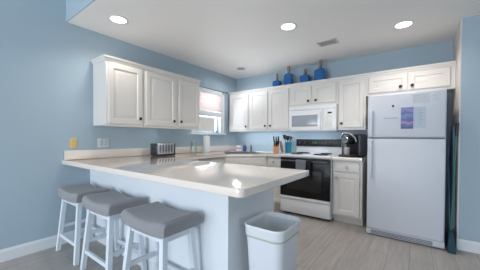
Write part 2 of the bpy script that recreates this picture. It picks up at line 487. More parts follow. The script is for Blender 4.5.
def back_upper(x0, x1, label, z0, doors):
    t = upper(label, x1 - x0, z0, ZU1, [(a - x0, b - x0, k - x0, kz) for a, b, k, kz in doors], depth=D)
    t.location = (x0, -0.002, 0)
    return t
kz = ZU0 + 0.095
back_upper(0.055, 0.542, 'single-door white wall cabinet in the corner by the window', ZU0, [(0.078, 0.522, 0.485, kz)])
back_upper(0.544, 1.372, 'double-door white wall cabinet above the knife block', ZU0, [(0.562, 0.945, 0.905, kz), (0.975, 1.35, 1.015, kz)])
back_upper(1.374, 2.150, 'short double-door white wall cabinet above the microwave', 1.690, [(1.402, 1.742, 1.702, 1.77), (1.778, 2.122, 1.822, 1.77)])
back_upper(2.152, 2.520, 'single-door white wall cabinet above the coffee maker', ZU0, [(2.172, 2.498, 2.207, kz)])
E0 = back_upper(2.522, 3.456, 'white double-door cabinet above the fridge', 1.762, [(2.556, 2.996, 2.925, 1.845), (3.012, 3.408, 3.048, 1.845)])

def crown(name, path):
    """path of (x,y, nx,ny) cross-section stations; profile offset outwards"""
    prof = [(0.0, ZU1 - 0.004), (0.006, ZU1 - 0.004), (0.010, ZU1 + 0.012), (0.024, ZU1 + 0.028), (0.028, ZU1 + 0.043), (0.0, ZU1 + 0.043), (-0.02, ZU1 + 0.043), (-0.02, ZU1 - 0.0)]
    bm = B()
    loft(bm, [[(x + nx * a, y + ny * a, z) for a, z in prof] for x, y, nx, ny in path])
    return struct(name, bm, M_CAB)
crown('trim_crown_left', [(0.004, -2.821, 0, -1), (0.322, -2.821, 1, -1), (0.322, -1.400, 1, 0)])
crown('trim_crown_back', [(0.052, -0.3215, 0, -1), (3.456, -0.3215, 0, -1)])

# ------------------------------------------------------------------ base cabinets
def base(label, length, depth, parts, height=0.872, name='base_cabinet', kick=0.1, group='white base cabinets'):
    t = thing(name, label, 'cabinet', group=group)
    bm = B(); box(bm, 0, length, -depth, 0, kick, height); obj('body', bm, M_CAB, t, smooth=False)
    bm = B(); box(bm, 0.0, length, -depth + 0.06, 0, 0, kick); obj('toe_kick', bm, M_CABIN, t, smooth=False)
    for kind, x0, x1, z0, z1, kx, kz in parts:
        front('panel' if kind == 'door' else 'flat', t, x0, z0, x1 - x0, z1 - z0, -depth, (kx - x0, kz - z0) if kx is not None else None, name='door' if kind == 'door' else 'drawer', kmat=M_PALEKNOB)
    return t
t = base('narrow white base cabinet between the stove and the fridge', 0.375, 0.585, [('drawer', 0.03, 0.345, 0.715, 0.85, 0.188, 0.785), ('door', 0.03, 0.345, 0.125, 0.69, 0.06, 0.63)])
t.location = (2.158, -0.002, 0)
t = base('narrow white base cabinet between the corner sink and the stove', 0.28, 0.585, [('drawer', 0.02, 0.26, 0.715, 0.85, 0.13, 0.785), ('door', 0.02, 0.26, 0.125, 0.69, 0.05, 0.63)])
t.location = (1.10, -0.002, 0)
# diagonal corner base
t = thing('base_cabinet', 'diagonal white corner cabinet under the sink', 'cabinet', group='white base cabinets')
fp = [(0.002, -0.002), (0.002, -1.118), (0.587, -1.118), (1.098, -0.607), (1.098, -0.002)]
bm = B(); prism(bm, fp, 0.1, 0.872)
bmesh.ops.delete(bm, geom=[f for f in bm.faces if len(f.verts) == 5 and f.calc_center_median().z > 0.8], context='FACES')
obj('body', bm, M_CAB, t, smooth=False)
fk = [(0.002, -0.002), (0.002, -1.118), (0.54, -1.118), (1.098, -0.56), (1.098, -0.002)]
bm = B(); prism(bm, fk, 0.0, 0.1); obj('toe_kick', bm, M_CABIN, t, smooth=False)
dl = math.hypot(0.511, 0.511)
for knd, z0, z1, kk in (('flat', 0.715, 0.85, None), ('panel', 0.125, 0.69, (0.07, 0.5))):
    d = front(knd, t, 0, 0, dl - 0.06, z1 - z0, 0, kk, kmat=M_PALEKNOB, name='door' if knd == 'panel' else 'false_front')
    d.rotation_euler = (0, 0, PI / 4); d.location = (0.587 + 0.0215 - 0.0, -1.118 + 0.0215, z0)
# left run base
t = base('white base cabinet along the left wall under the toaster', 1.112, 0.585, [('drawer', 0.02, 0.54, 0.715, 0.85, 0.28, 0.785), ('drawer', 0.57, 1.09, 0.715, 0.85, 0.83, 0.785), ('door', 0.02, 0.54, 0.125, 0.69, 0.48, 0.63), ('door', 0.57, 1.09, 0.125, 0.69, 0.62, 0.63)])
t.rotation_euler = (0, 0, PI / 2); t.location = (0.002, -2.232, 0)
# peninsula base: doors face the kitchen (+y)
t = base('white peninsula base cabinet whose doors face the stove', 2.08, 0.48, [('door', 0.06 + 0.5 * k, 0.53 + 0.5 * k, 0.125, 0.85, 0.11 + 0.5 * k if k % 2 else 0.48 + 0.5 * k, 0.78) for k in range(3)], group='white base cabinets')
t.rotation_euler = (0, 0, PI); t.location = (2.09, -2.742, 0)
# peninsula knee wall (painted drywall) and its end
bm = B(); box(bm, 0.001, 2.12, -2.857, -2.744, 0, 0.8735, 0.003); box(bm, 2.092, 2.12, -2.744, -2.262, 0, 0.8735, 0.001)
struct('wall_peninsula', bm, M_KNEE)
bm = B(); box(bm, 2.092, 2.122, -2.262, -2.236, 0, 0.8735, 0.002); struct('trim_2', bm, M_TRIM)
bm = B(); h = 0.115
loft(bm, [[(x, -2.857 - a, z) for a, z in [(0, 0), (0.014, 0), (0.014, h - 0.022), (0.009, h - 0.01), (0.006, h), (0, h)]] for x in (0.015, 2.12)])
struct('baseboard_peninsula', bm, M_TRIM)

# ------------------------------------------------------------------ countertop
def arc(cx, cy, r, a0, a1, n=6):
    return [(cx + r * math.cos(a0 + (a1 - a0) * k / n), cy + r * math.sin(a0 + (a1 - a0) * k / n)) for k in range(n + 1)]
ZT = 0.917
pts = [(0.001, -3.134)] + arc(2.432 - 0.035, -3.134 + 0.035, 0.035, -PI / 2, 0) + arc(2.432 - 0.02, -2.226 - 0.02, 0.02, 0, PI / 2, 3) + \
      [(0.64, -2.226), (0.64, -1.1), (1.1, -0.64), (1.382, -0.64), (1.382, -0.001), (0.001, -0.001)]
bm = B(); prism(bm, pts, 0.874, ZT, 0.004)
ct = obj('countertop', bm, M_COUNTER)
tag(ct, 'beige laminate worktop running from the peninsula along the left wall to the stove', 'countertop')
# cut the sink hole and bake it
SX, SY = 0.60, -0.64
sa = PI / 4
bm = B(); prism(bm, rrect(0.52, 0.36, 0.05), 0.5, 1.2)
cut = obj('cutter', bm, M_COUNTER); cut.location = (SX, SY, 0); cut.rotation_euler = (0, 0, sa)
md = ct.modifiers.new('hole', 'BOOLEAN'); md.object = cut; md.operation = 'DIFFERENCE'; md.solver = 'EXACT'
bpy.context.view_layer.update()
dg = bpy.context.evaluated_depsgraph_get()
me = bpy.data.meshes.new_from_object(ct.evaluated_get(dg))
ct.modifiers.clear(); ct.data = me
bpy.data.objects.remove(cut, do_unlink=True)
me.name = 'countertop'
bm = B(); box(bm, 0.0005, 0.02, -3.115, -0.021, ZT, 1.022, 0.003)
obj('backsplash', bm, M_COUNTER, ct)
bm = B(); prism(bm, [(2.156, -0.64), (2.535, -0.64), (2.535, -0.001), (2.156, -0.001)], 0.874, ZT, 0.004)
c2 = obj('countertop', bm, M_COUNTER); tag(c2, 'short beige laminate worktop between the stove and the fridge', 'countertop')

# corner sink and tap
t = thing('kitchen_sink', 'stainless steel corner sink set diagonally into the worktop', 'sink', (SX, SY, ZT), sa)
bm = B()
L0 = [(x, y, 0.001) for x, y in rrect(0.58, 0.44, 0.06)]
L1_ = [(x, y, 0.007) for x, y in rrect(0.572, 0.432, 0.056)]
L2_ = [(x, y, 0.006) for x, y in rrect(0.50, 0.34, 0.05)]
L3_ = [(x, y, -0.15) for x, y in rrect(0.47, 0.31, 0.05)]
L4_ = [(x, y, -0.165) for x, y in rrect(0.42, 0.26, 0.04)]
loft(bm, [L0, L1_, L2_, L3_, L4_], close0=False)
obj('basin', bm, M_SINK, t)
bm = B(); lathe(bm, [(0.0, -0.160), (0.03, -0.160), (0.035, -0.163), (0.02, -0.1645)], n=20); obj('drain', bm, M_CHROME, t)
t = thing('tap', 'small dark tap behind the corner sink', 'tap', (0.575, -0.30, ZT))
bm = B(); lathe(bm, [(0.026, 0.0005), (0.026, 0.008), (0.016, 0.014), (0.015, 0.10), (0.012, 0.112), (0, 0.114)]); obj('body', bm, M_DKGREY, t)
bm = B(); tube(bm, [(0, 0, 0.085), (0.03, -0.04, 0.12), (0.055, -0.085, 0.12), (0.065, -0.105, 0.095)], 0.009); obj('spout', bm, M_DKGREY, t)
bm = B(); tube(bm, [(0, 0, 0.112), (-0.02, 0.02, 0.135), (-0.035, 0.035, 0.14)], [0.008, 0.007, 0.006]); obj('lever', bm, M_DKGREY, t)

# ------------------------------------------------------------------ stove
t = thing('stove', 'white freestanding stove with black glass oven door', 'stove', (1.389, 0, 0))
W = 0.762
bm = B(); box(bm, 0, W, -0.645, -0.03, 0.03, 0.885); obj('body', bm, M_APP, t, smooth=False)
bm = B(); box(bm, 0.02, W - 0.02, -0.60, -0.06, 0.0, 0.03); obj('plinth', bm, M_BLACK, t, smooth=False)
bm = B(); box(bm, -0.0005, W + 0.0005, -0.668, -0.03, 0.885, 0.923, 0.008, 3); ck = obj('cooktop', bm, M_APP, t)
for bx, by, br in ((0.19, -0.50, 0.085), (0.57, -0.50, 0.105), (0.19, -0.24, 0.105), (0.57, -0.24, 0.085)):
    bm = B()
    sp = []
    turns = 4; N = 84
    for k in range(N + 1):
        a = 2 * PI * turns * k / N; r = 0.018 + (br - 0.018) * k / N
        sp.append((bx + r * math.cos(a), by + r * math.sin(a), 0.934))
    tube(bm, sp, 0.0055, n=6)
    bu = obj('burner', bm, M_COIL, t)
    bm = B(); lathe(bm, [(0.0, 0.9235), (br + 0.01, 0.9235), (br + 0.018, 0.928), (br + 0.01, 0.926), (0.0, 0.925)], (bx, by, 0)); obj('drip_pan', bm, M_CHROME, bu)
bm = B(); box(bm, 0.004, W - 0.004, -0.690, -0.646, 0.296, 0.876, 0.005); od = obj('oven_door', bm, M_BLACKG, t)
bm = B(); box(bm, 0.12, W - 0.12, -0.6915, -0.689, 0.40, 0.70, 0.0008); obj('door_window', bm, M_BLACK, od)
bm = B(); box(bm, 0.03, W - 0.03, -0.742, -0.722, 0.822, 0.846, 0.008, 3)
for x in (0.05, W - 0.07): box(bm, x, x + 0.02, -0.73, -0.689, 0.826, 0.842, 0.003)
obj('handle', bm, M_DKGREY, od)
bm = B(); box(bm, 0.004, W - 0.004, -0.684, -0.646, 0.045, 0.25, 0.006); box(bm, 0.004, W - 0.004, -0.698, -0.646, 0.254, 0.29, 0.008)
obj('drawer', bm, M_APP, t)
bm = B(); box(bm, 0.0, W, -0.075, -0.03, 0.92, 1.165, 0.008); bgd = obj('backguard', bm, M_APP, t)
bm = B(); box(bm, 0.004, W - 0.006, -0.088, -0.074, 1.035, 1.160, 0.004); cp = obj('control_panel', bm, M_BLACK, t)
for kx in (0.07, 0.16, 0.52, 0.60, 0.69):
    bm = B(); lathe(bm, [(0.021, -0.001), (0.021, -0.008), (0.016, -0.02), (0, -0.021)], (kx, -0.087, 1.097), axis='y', n=18); box(bm, kx - 0.003, kx + 0.003, -0.112, -0.1, 1.083, 1.111, 0.001); obj('knob', bm, M_DKGREY, cp)
bm = B(); box(bm, 0.285, 0.375, -0.0895, -0.087, 1.085, 1.115, 0.0005); obj('display', bm, M_GREEN_LED, cp)
bm = B()
for k in range(3):
    for j in range(2): box(bm, 0.405 + k * 0.028, 0.425 + k * 0.028, -0.0895, -0.087, 1.08 + j * 0.022, 1.094 + j * 0.022, 0.0005)
obj('buttons', bm, M_DKGREY, cp)

def hanging_cloth(name, x0, x1, zb_front, zb_back, material, label, y_bar=-0.732, z_top=0.848, wav=0.004):
    prof = []
    n = 8
    for k in range(n + 1): prof.append((y_bar - 0.016, zb_front + (z_top - 0.004 - zb_front) * k / n))
    for k in range(1, 6):
        a = PI - k * PI / 6
        prof.append((y_bar + 0.016 * math.cos(a), z_top + 0.006 * math.sin(a) + 0.002))
    for k in range(n + 1): prof.append((y_bar + 0.0145, z_top - 0.004 - (z_top - 0.004 - zb_back) * k / n))
    NX = 10
    bm = B(); rows = []
    for i in range(NX + 1):
        u = i / NX; row = []
        for y, z in prof:
            dz = max(0, (z_top - z) / 0.2)
            side = 1 if y > y_bar else -1
            row.append(bm.verts.new((x0 + (x1 - x0) * u, y + (math.sin(u * 9 + 1) * wav * dz if side < 0 else math.sin(u * 9 + 1) * wav * 0.3 * dz) - (0.002 if side < 0 else 0), z)))
        rows.append(row)
    for a, b in zip(rows, rows[1:]):
        for k in range(len(a) - 1): bm.faces.new((a[k], b[k], b[k + 1], a[k + 1]))
    bmesh.ops.recalc_face_normals(bm, faces=bm.faces)
    bmesh.ops.solidify(bm, geom=bm.faces[:], thickness=0.003)
    o = obj(name, bm, material, angle=60)
    return tag(o, label, 'towel')
hanging_cloth('tea_towel', 1.395 + 0.275, 1.395 + 0.425, 0.70, 0.74, M_TOWEL, 'grey tea towel folded over the oven door handle')
hanging_cloth('tea_towel', 1.395 + 0.445, 1.395 + 0.505, 0.60, 0.70, M_BLKTOWEL, 'narrow black cloth hanging on the oven handle beside the grey towel')

# ------------------------------------------------------------------ microwave
t = thing('microwave', 'white over-range microwave under the short wall cabinet', 'microwave', (1.395, -0.002, 1.284))
W = 0.752; H = 0.398
bm = B(); box(bm, 0, W, -0.375, 0, 0, H, 0.004); obj('body', bm, M_APP, t)
bm = B()
box(bm, 0.002, 0.555, -0.400, -0.376, 0.012, 0.335, 0.006); md_ = obj('door', bm, M_APP, t)
bm = B(); box(bm, 0.05, 0.475, -0.4015, -0.398, 0.075, 0.255, 0.0012); obj('door_window', bm, M_MWGLASS, md_)
bm = B(); box(bm, 0.04, 0.485, -0.4008, -0.399, 0.065, 0.265, 0.0005)
bm.free()
bm = B(); tube(bm, [(0.525, -0.399, 0.04), (0.525, -0.425, 0.06), (0.525, -0.428, 0.175), (0.525, -0.425, 0.29), (0.525, -0.399, 0.31)], 0.010); obj('handle', bm, M_APP, md_)
bm = B(); box(bm, 0.558, W - 0.002, -0.398, -0.376, 0.012, 0.335, 0.005); cp = obj('control_panel', bm, M_APP, t)
bm = B(); box(bm, 0.592, 0.700, -0.3995, -0.397, 0.06, 0.235, 0.001); obj('keypad', bm, M_KEYPAD, cp)
bm = B(); box(bm, 0.628, 0.688, -0.3995, -0.397, 0.262, 0.286, 0.001); obj('display', bm, M_BLACK, cp)
bm = B(); box(bm, 0.002, W - 0.002, -0.398, -0.376, 0.338, H - 0.002, 0.004)
for k in range(26): box(bm, 0.03 + k * 0.027, 0.048 + k * 0.027, -0.3995, -0.397, 0.355, 0.362)
obj('vent_grille', bm, M_APP, t)
bm = B(); box(bm, 0.012, 0.032, -0.4012, -0.399, 0.018, 0.03, 0.0004); obj('badge', bm, M_DKGREY, md_)

# ------------------------------------------------------------------ fridge
FX0, FX1, FY, FH = 2.615, 3.352, -0.808, 1.69
t = thing('fridge', 'white top-freezer fridge beside the narrow base cabinet', 'fridge', (FX0, 0, 0))
W = FX1 - FX0
bm = B(); box(bm, 0.0, W, FY + 0.075, -0.05, 0.02, FH - 0.006, 0.006); obj('body', bm, M_FRIDGE, t)
def door_bm(z0, z1):
    bm = B()
    pr = [(0.004, FY + 0.072), (0.004, FY + 0.02), (0.010, FY + 0.006), (0.022, FY)]
    loft(bm, [[(i, y, z0 + i - 0.004), (W - i, y, z0 + i - 0.004), (W - i, y, z1 - i + 0.004), (i, y, z1 - i + 0.004)] for i, y in pr]); return bm
ZS = 1.178
fd = obj('freezer_door', door_bm(ZS + 0.005, FH), M_FRIDGE, t, angle=60)
rd = obj('fridge_door', door_bm(0.085, ZS - 0.005), M_FRIDGE, t, angle=60)
bm = B(); box(bm, 0.01, W - 0.01, FY + 0.062, FY + 0.078, 0.09, FH - 0.01); obj('door_seal', bm, M_APPGREY, t, smooth=False)
bm = B(); box(bm, 0.03, 0.062, FY - 0.038, FY - 0.018, 0.70, ZS - 0.02, 0.008, 3); box(bm, 0.03, 0.062, FY - 0.022, FY + 0.004, 0.70, 0.74, 0.006); box(bm, 0.03, 0.062, FY - 0.022, FY + 0.004, ZS - 0.06, ZS - 0.02, 0.006)
obj('handle', bm, M_FRIDGE, rd)
bm = B(); box(bm, 0.03, 0.062, FY - 0.034, FY - 0.016, ZS + 0.02, ZS + 0.33, 0.008, 3); box(bm, 0.03, 0.062, FY - 0.02, FY + 0.004, ZS + 0.02, ZS + 0.06, 0.006); box(bm, 0.03, 0.062, FY - 0.02, FY + 0.004, ZS + 0.29, ZS + 0.33, 0.006)
obj('handle', bm, M_FRIDGE, fd)
bm = B(); box(bm, 0.0, W, FY + 0.03, FY + 0.075, 0.012, 0.08, 0.004); gk = obj('toe_grille', bm, M_FRIDGE, t)
bm = B()
for k in range(3): box(bm, 0.05, W - 0.10, FY + 0.026, FY + 0.031, 0.022 + k * 0.016, 0.032 + k * 0.016)
obj('slots', bm, M_APPGREY, gk, smooth=False)
for px_, py_ in ((0.06, FY + 0.1), (W - 0.06, FY + 0.1), (W - 0.06, -0.1), (0.06, -0.1)):
    obj('levelling_foot', lathe(B(), [(0.012, 0), (0.012, 0.02)], (px_, py_, 0)), M_BLACK, t)
bm = B(); box(bm, W - 0.09, W - 0.01, FY + 0.02, FY + 0.11, FH, FH + 0.014, 0.004); obj('hinge_cap', bm, M_APP, t)

# flyer: purple and blue landscape photo
def flyer_mat():
    M = bpy.data.materials.new('printed_flyer'); M.use_nodes = True
    nt = M.node_tree; b = nt.nodes['Principled BSDF']; b.inputs['Roughness'].default_value = 0.35
    tc = nt.nodes.new('ShaderNodeTexCoord')
    n = nt.nodes.new('ShaderNodeTexNoise'); n.inputs['Scale'].default_value = 14; n.inputs['Detail'].default_value = 4
    mp = nt.nodes.new('ShaderNodeMapping'); mp.inputs['Scale'].default_value = (0.6, 1, 2.2)
    nt.links.new(tc.outputs['Object'], mp.inputs['Vector']); nt.links.new(mp.outputs['Vector'], n.inputs['Vector'])
    sx = nt.nodes.new('ShaderNodeSeparateXYZ'); nt.links.new(tc.outputs['Object'], sx.inputs[0])
    a = nt.nodes.new('ShaderNodeMath'); a.operation = 'MULTIPLY_ADD'; a.inputs[1].default_value = 1 / 0.24; a.inputs[2].default_value = 0.0
    nt.links.new(sx.outputs['Z'], a.inputs[0])
    s = nt.nodes.new('ShaderNodeMath'); s.operation = 'MULTIPLY_ADD'; s.inputs[1].default_value = 0.5; nt.links.new(n.outputs['Fac'], s.inputs[0])
    sub = nt.nodes.new('ShaderNodeMath'); sub.operation = 'SUBTRACT'; sub.inputs[1].default_value = 0.25
    nt.links.new(a.outputs[0], s.inputs[2]); nt.links.new(s.outputs[0], sub.inputs[0])
    r = nt.nodes.new('ShaderNodeValToRGB'); nt.links.new(sub.outputs[0], r.inputs['Fac'])
    e = r.color_ramp.elements
    e[0].position = 0.0; e[0].color = srgb(52, 62, 116)
    e[1].position = 1.0; e[1].color = srgb(112, 112, 168)
    for p, c in ((0.16, (66, 84, 140)), (0.3, (160, 134, 190)), (0.42, (74, 76, 134)), (0.6, (120, 136, 186)), (0.72, (70, 90, 148)), (0.85, (134, 132, 188))):
        q = e.new(p); q.color = srgb(*c)
    nt.links.new(r.outputs['Color'], b.inputs['Base Color'])
    return M
M_FLYER = flyer_mat()
yf = FY - 0.0012
o = obj('flyer', box(B(), 0, 0.115, -0.001, 0.0, 0, 0.24), M_FLYER, smooth=False); o.location = (2.955, yf, 1.282); tag(o, 'purple and blue picture flyer on the freezer door', 'flyer')
o = obj('note_sheet', box(B(), 0, 0.100, -0.001, 0.0, 0, 0.225), M_PAPER, smooth=False); o.location = (3.074, yf, 1.292); tag(o, 'plain pale sheet beside the purple flyer on the freezer door', 'paper')
bm = B()
for k in range(7): box(bm, 0.045 + 0.002 * (k % 2), 0.062 + 0.01 * (k % 3), -0.0014, -0.0009, 0.03 + k * 0.026, 0.038 + k * 0.026)
obj('printed_lines', bm, mat('pale_blue_ink', (150, 168, 182), 0.7, var=0.03), o, smooth=False)
o = obj('magnet', lathe(B(), [(0.012, 0.001), (0.012, -0.006), (0.009, -0.009), (0, -0.009)], axis='y'), M_BLACK); o.location = (2.878, FY - 0.0015, 1.546); tag(o, 'small round black magnet on the freezer door', 'magnet')
o = obj('magnetic_strip', box(B(), 0, 0.135, -0.003, 0.0, 0, 0.013, 0.001), M_TRPAPER); o.location = (2.79, yf, 1.402); tag(o, 'thin grey strip left of the purple flyer on the freezer door', 'magnet')
# clear magnetic sheet with faint grey line drawings
o = obj('clear_sheet', box(B(), 0, 0.155, -0.0008, 0.0, 0, 0.10), mat('frosted_clear_plastic', (206, 210, 217), 0.25, var=0.01), smooth=False); o.location = (3.058, yf, 1.562); tag(o, 'wide pale sheet with faint grey writing at the top of the freezer door', 'paper')
bm = B()
random.seed(3)
for r_ in range(4):
    x = 0.012
    while x < 0.135:
        w_ = random.uniform(0.006, 0.02); box(bm, x, x + w_, -0.0012, -0.0007, 0.018 + r_ * 0.021, 0.024 + r_ * 0.021); x += w_ + 0.005
obj('faint_writing', bm, M_TRPAPER, o, smooth=False)
o = obj('clear_sheet', box(B(), 0, 0.07, -0.0008, 0.0, 0, 0.085), MATS['frosted_clear_plastic'], smooth=False); o.location = (3.23, yf, 1.565); tag(o, 'narrow pale sheet at the top right corner of the freezer door', 'paper')
bm = B()
for r_ in range(3): box(bm, 0.008, 0.06 - 0.008 * r_, -0.0012, -0.0007, 0.018 + r_ * 0.022, 0.022 + r_ * 0.022)
obj('faint_writing', bm, M_TRPAPER, o, smooth=False)

# ------------------------------------------------------------------ things between fridge and partition
t = thing('broom', 'green-handled broom with dark grip leaning beside the fridge', 'broom', (3.405, -0.70, 0))
bm = B(); tube(bm, [(0.0, 0, 0.18), (0.035, 0.02, 1.28)], 0.008); obj('handle', bm, M_BROOMGREEN, t)
bm = B(); tube(bm, [(0.0345, 0.0197, 1.2), (0.038, 0.022, 1.34)], [0.013, 0.014]); obj('grip', bm, M_BLACK, t)
bm = B(); loft(bm, [[(x, y, z) for x, y in ((-w, -d), (w, -d), (w, d), (-w, d))] for z, w, d in ((0.0, 0.032, 0.13), (0.12, 0.026, 0.11), (0.2, 0.016, 0.05))]); obj('bristles', bm, M_BRISTLE, t)
t = thing('ironing_board', 'folded blue ironing board standing upright beside the fridge', 'ironing board', (3.415, -0.36, 0))
bm = B(); 
loft(bm, [[(0.012 + a, y, z) for a, y in ((0, -w), (0.022, -w), (0.022, w), (0, w))] for z, w in ((0.14, 0.17), (0.2, 0.19), (0.8, 0.19), (1.1, 0.16), (1.28, 0.09), (1.33, 0.03))])
obj('padded_board', bm, M_BOARDBLUE, t, angle=60)
for s in (-1, 1):
    bm = B(); tube(bm, [(-0.014 + 0.016 * s, -0.15 * s, 0.012), (-0.014 + 0.006 * s, 0.1 * s, 1.12)], 0.009)
    obj('leg', bm, M_BOARDLEG, t)
bm = B(); tube(bm, [(0.004, -0.18, 0.012), (0.004, 0.16, 0.012)], 0.011); obj('foot_bar', bm, M_BLACK, t)

# ------------------------------------------------------------------ blue bottles on the cabinets
def bottle(x, y, w, body_h, neck_h, kind, label):
    t = thing('glass_bottle', label, 'bottle', (x, y, ZU1 + 0.001), group='cobalt blue bottles above the wall cabinets')
    r = w / 2
    if kind == 'round':
        bm = lathe(B(), [(0, 0), (r * 0.9, 0), (r, 0.015), (r, body_h * 0.62), (r * 0.9, body_h * 0.84), (r * 0.5, body_h * 0.97), (r * 0.3, body_h), (r * 0.24, body_h + 0.01), (r * 0.24, body_h + neck_h * 0.5), (0, body_h + neck_h * 0.5)], n=28)
    else:
        bm = B()
        loft(bm, [[(a, b, z) for a, b in rrect(2 * r * s, 2 * r * s * 0.8, r * s * 0.3)] for z, s in ((0, 0.92), (0.012, 1.0), (body_h * 0.8, 1.0), (body_h * 0.93, 0.86), (body_h, 0.45), (body_h + 0.008, 0.28), (body_h + neck_h * 0.5, 0.28))])
    obj('bottle_body', bm, M_BOTTLE, t)
    bm = B()
    rr = max(0.014, r * 0.27)
    prof = [(rr * 1.0, body_h + 0.004)]
    n = 6
    for k in range(n):
        z = body_h + 0.004 + (neck_h * 0.62 - 0.01) * (k + 0.5) / n
        prof += [(rr * 1.22, z), (rr * 1.05, z + neck_h * 0.05)]
    prof += [(rr * 0.9, body_h + neck_h * 0.66), (rr * 1.15, body_h + neck_h * 0.75), (rr * 1.2, body_h + neck_h * 0.93), (rr * 0.9, body_h + neck_h), (0, body_h + neck_h)]
    lathe(bm, prof, n=18); obj('wrapped_stopper', bm, M_JUTE, t)
    return t
yb = -0.2
zz = 0.043
bottle(1.065, yb, 0.145, 0.130 + zz, 0.125, 'square', 'smallest cobalt blue bottle, leftmost on the wall cabinets')
bottle(1.29, yb, 0.150, 0.222 + zz, 0.125, 'square', 'tall cobalt blue bottle, second from the left')
bottle(1.59, yb, 0.168, 0.15 + zz, 0.10, 'square', 'short squat blue bottle above the microwave, third from the left')
bottle(1.84, yb, 0.168, 0.215 + zz, 0.135, 'square', 'largest square blue bottle, rightmost on the wall cabinets')

# ------------------------------------------------------------------ recessed lights and vent
def downlight(x, y, on, label, power=34):
    t = thing('recessed_light', label, 'ceiling light', (x, y, ZC), group='recessed ceiling lights')
    bm = lathe(B(), [(0.078, 0.0), (0.095, 0.0), (0.098, -0.004), (0.09, -0.008), (0.078, -0.006), (0.074, -0.001)], n=32)
    obj('trim_ring', bm, M_TRIM, t)
    bm = lathe(B(), [(0.0, -0.003), (0.077, -0.003), (0.077, -0.0005), (0, -0.0005)], n=32)
    obj('lens', bm, M_LENS if on else M_LENSOFF, t)
    if power:
        d = bpy.data.lights.new('downlight', 'SPOT'); d.energy = power; d.color = (1.0, 0.91, 0.82) if on else (0.93, 0.96, 1.0); d.shadow_soft_size = 0.07
        d.spot_size = math.radians(150 if on else 176); d.spot_blend = 0.8
        l = bpy.data.objects.new('downlight', d); COL.objects.link(l); l.parent = t; l.location = (0, 0, -0.03)
downlight(0.523, -2.776, True, 'lit round ceiling light above the left wall cabinets')
downlight(1.919, -1.563, True, 'lit round ceiling light in the middle of the kitchen', 64)
downlight(2.968, -0.858, True, 'lit round ceiling light in front of the fridge', 42)
downlight(0.527, -0.571, False, 'small dim round ceiling light over the corner sink', 30)  # spot below this grey lens is added to brighten the sink corner
t = thing('ceiling_vent', 'small rectangular louvred vent in the white ceiling', 'vent', (2.145, -0.845, ZC))
bm = B(); a, b = 0.125, 0.085
box(bm, -a, a, -b, -b + 0.02, -0.008, 0, 0.002); box(bm, -a, a, b - 0.02, b, -0.008, 0, 0.002); box(bm, -a, -a + 0.02, -b, b, -0.008, 0, 0.002); box(bm, a - 0.02, a, -b, b, -0.008, 0, 0.002)
obj('frame', bm, M_VENT, t)
bm = B(); box(bm, -a + 0.01, a - 0.01, -b + 0.01, b - 0.01, -0.0015, -0.0002); obj('duct', bm, M_VENTDK, t, smooth=False)
bm = B()
for k in range(8):
    y = -b + 0.027 + k * 0.0165
    vs = [(-a + 0.015, y, -0.002), (a - 0.015, y, -0.002), (a - 0.015, y + 0.012, -0.009), (-a + 0.015, y + 0.012, -0.009)]
    f = bm.faces.new([bm.verts.new(v) for v in vs]); 
bmesh.ops.solidify(bm, geom=bm.faces[:], thickness=0.0015)
obj('louvres', bm, M_VENT, t, smooth=False)

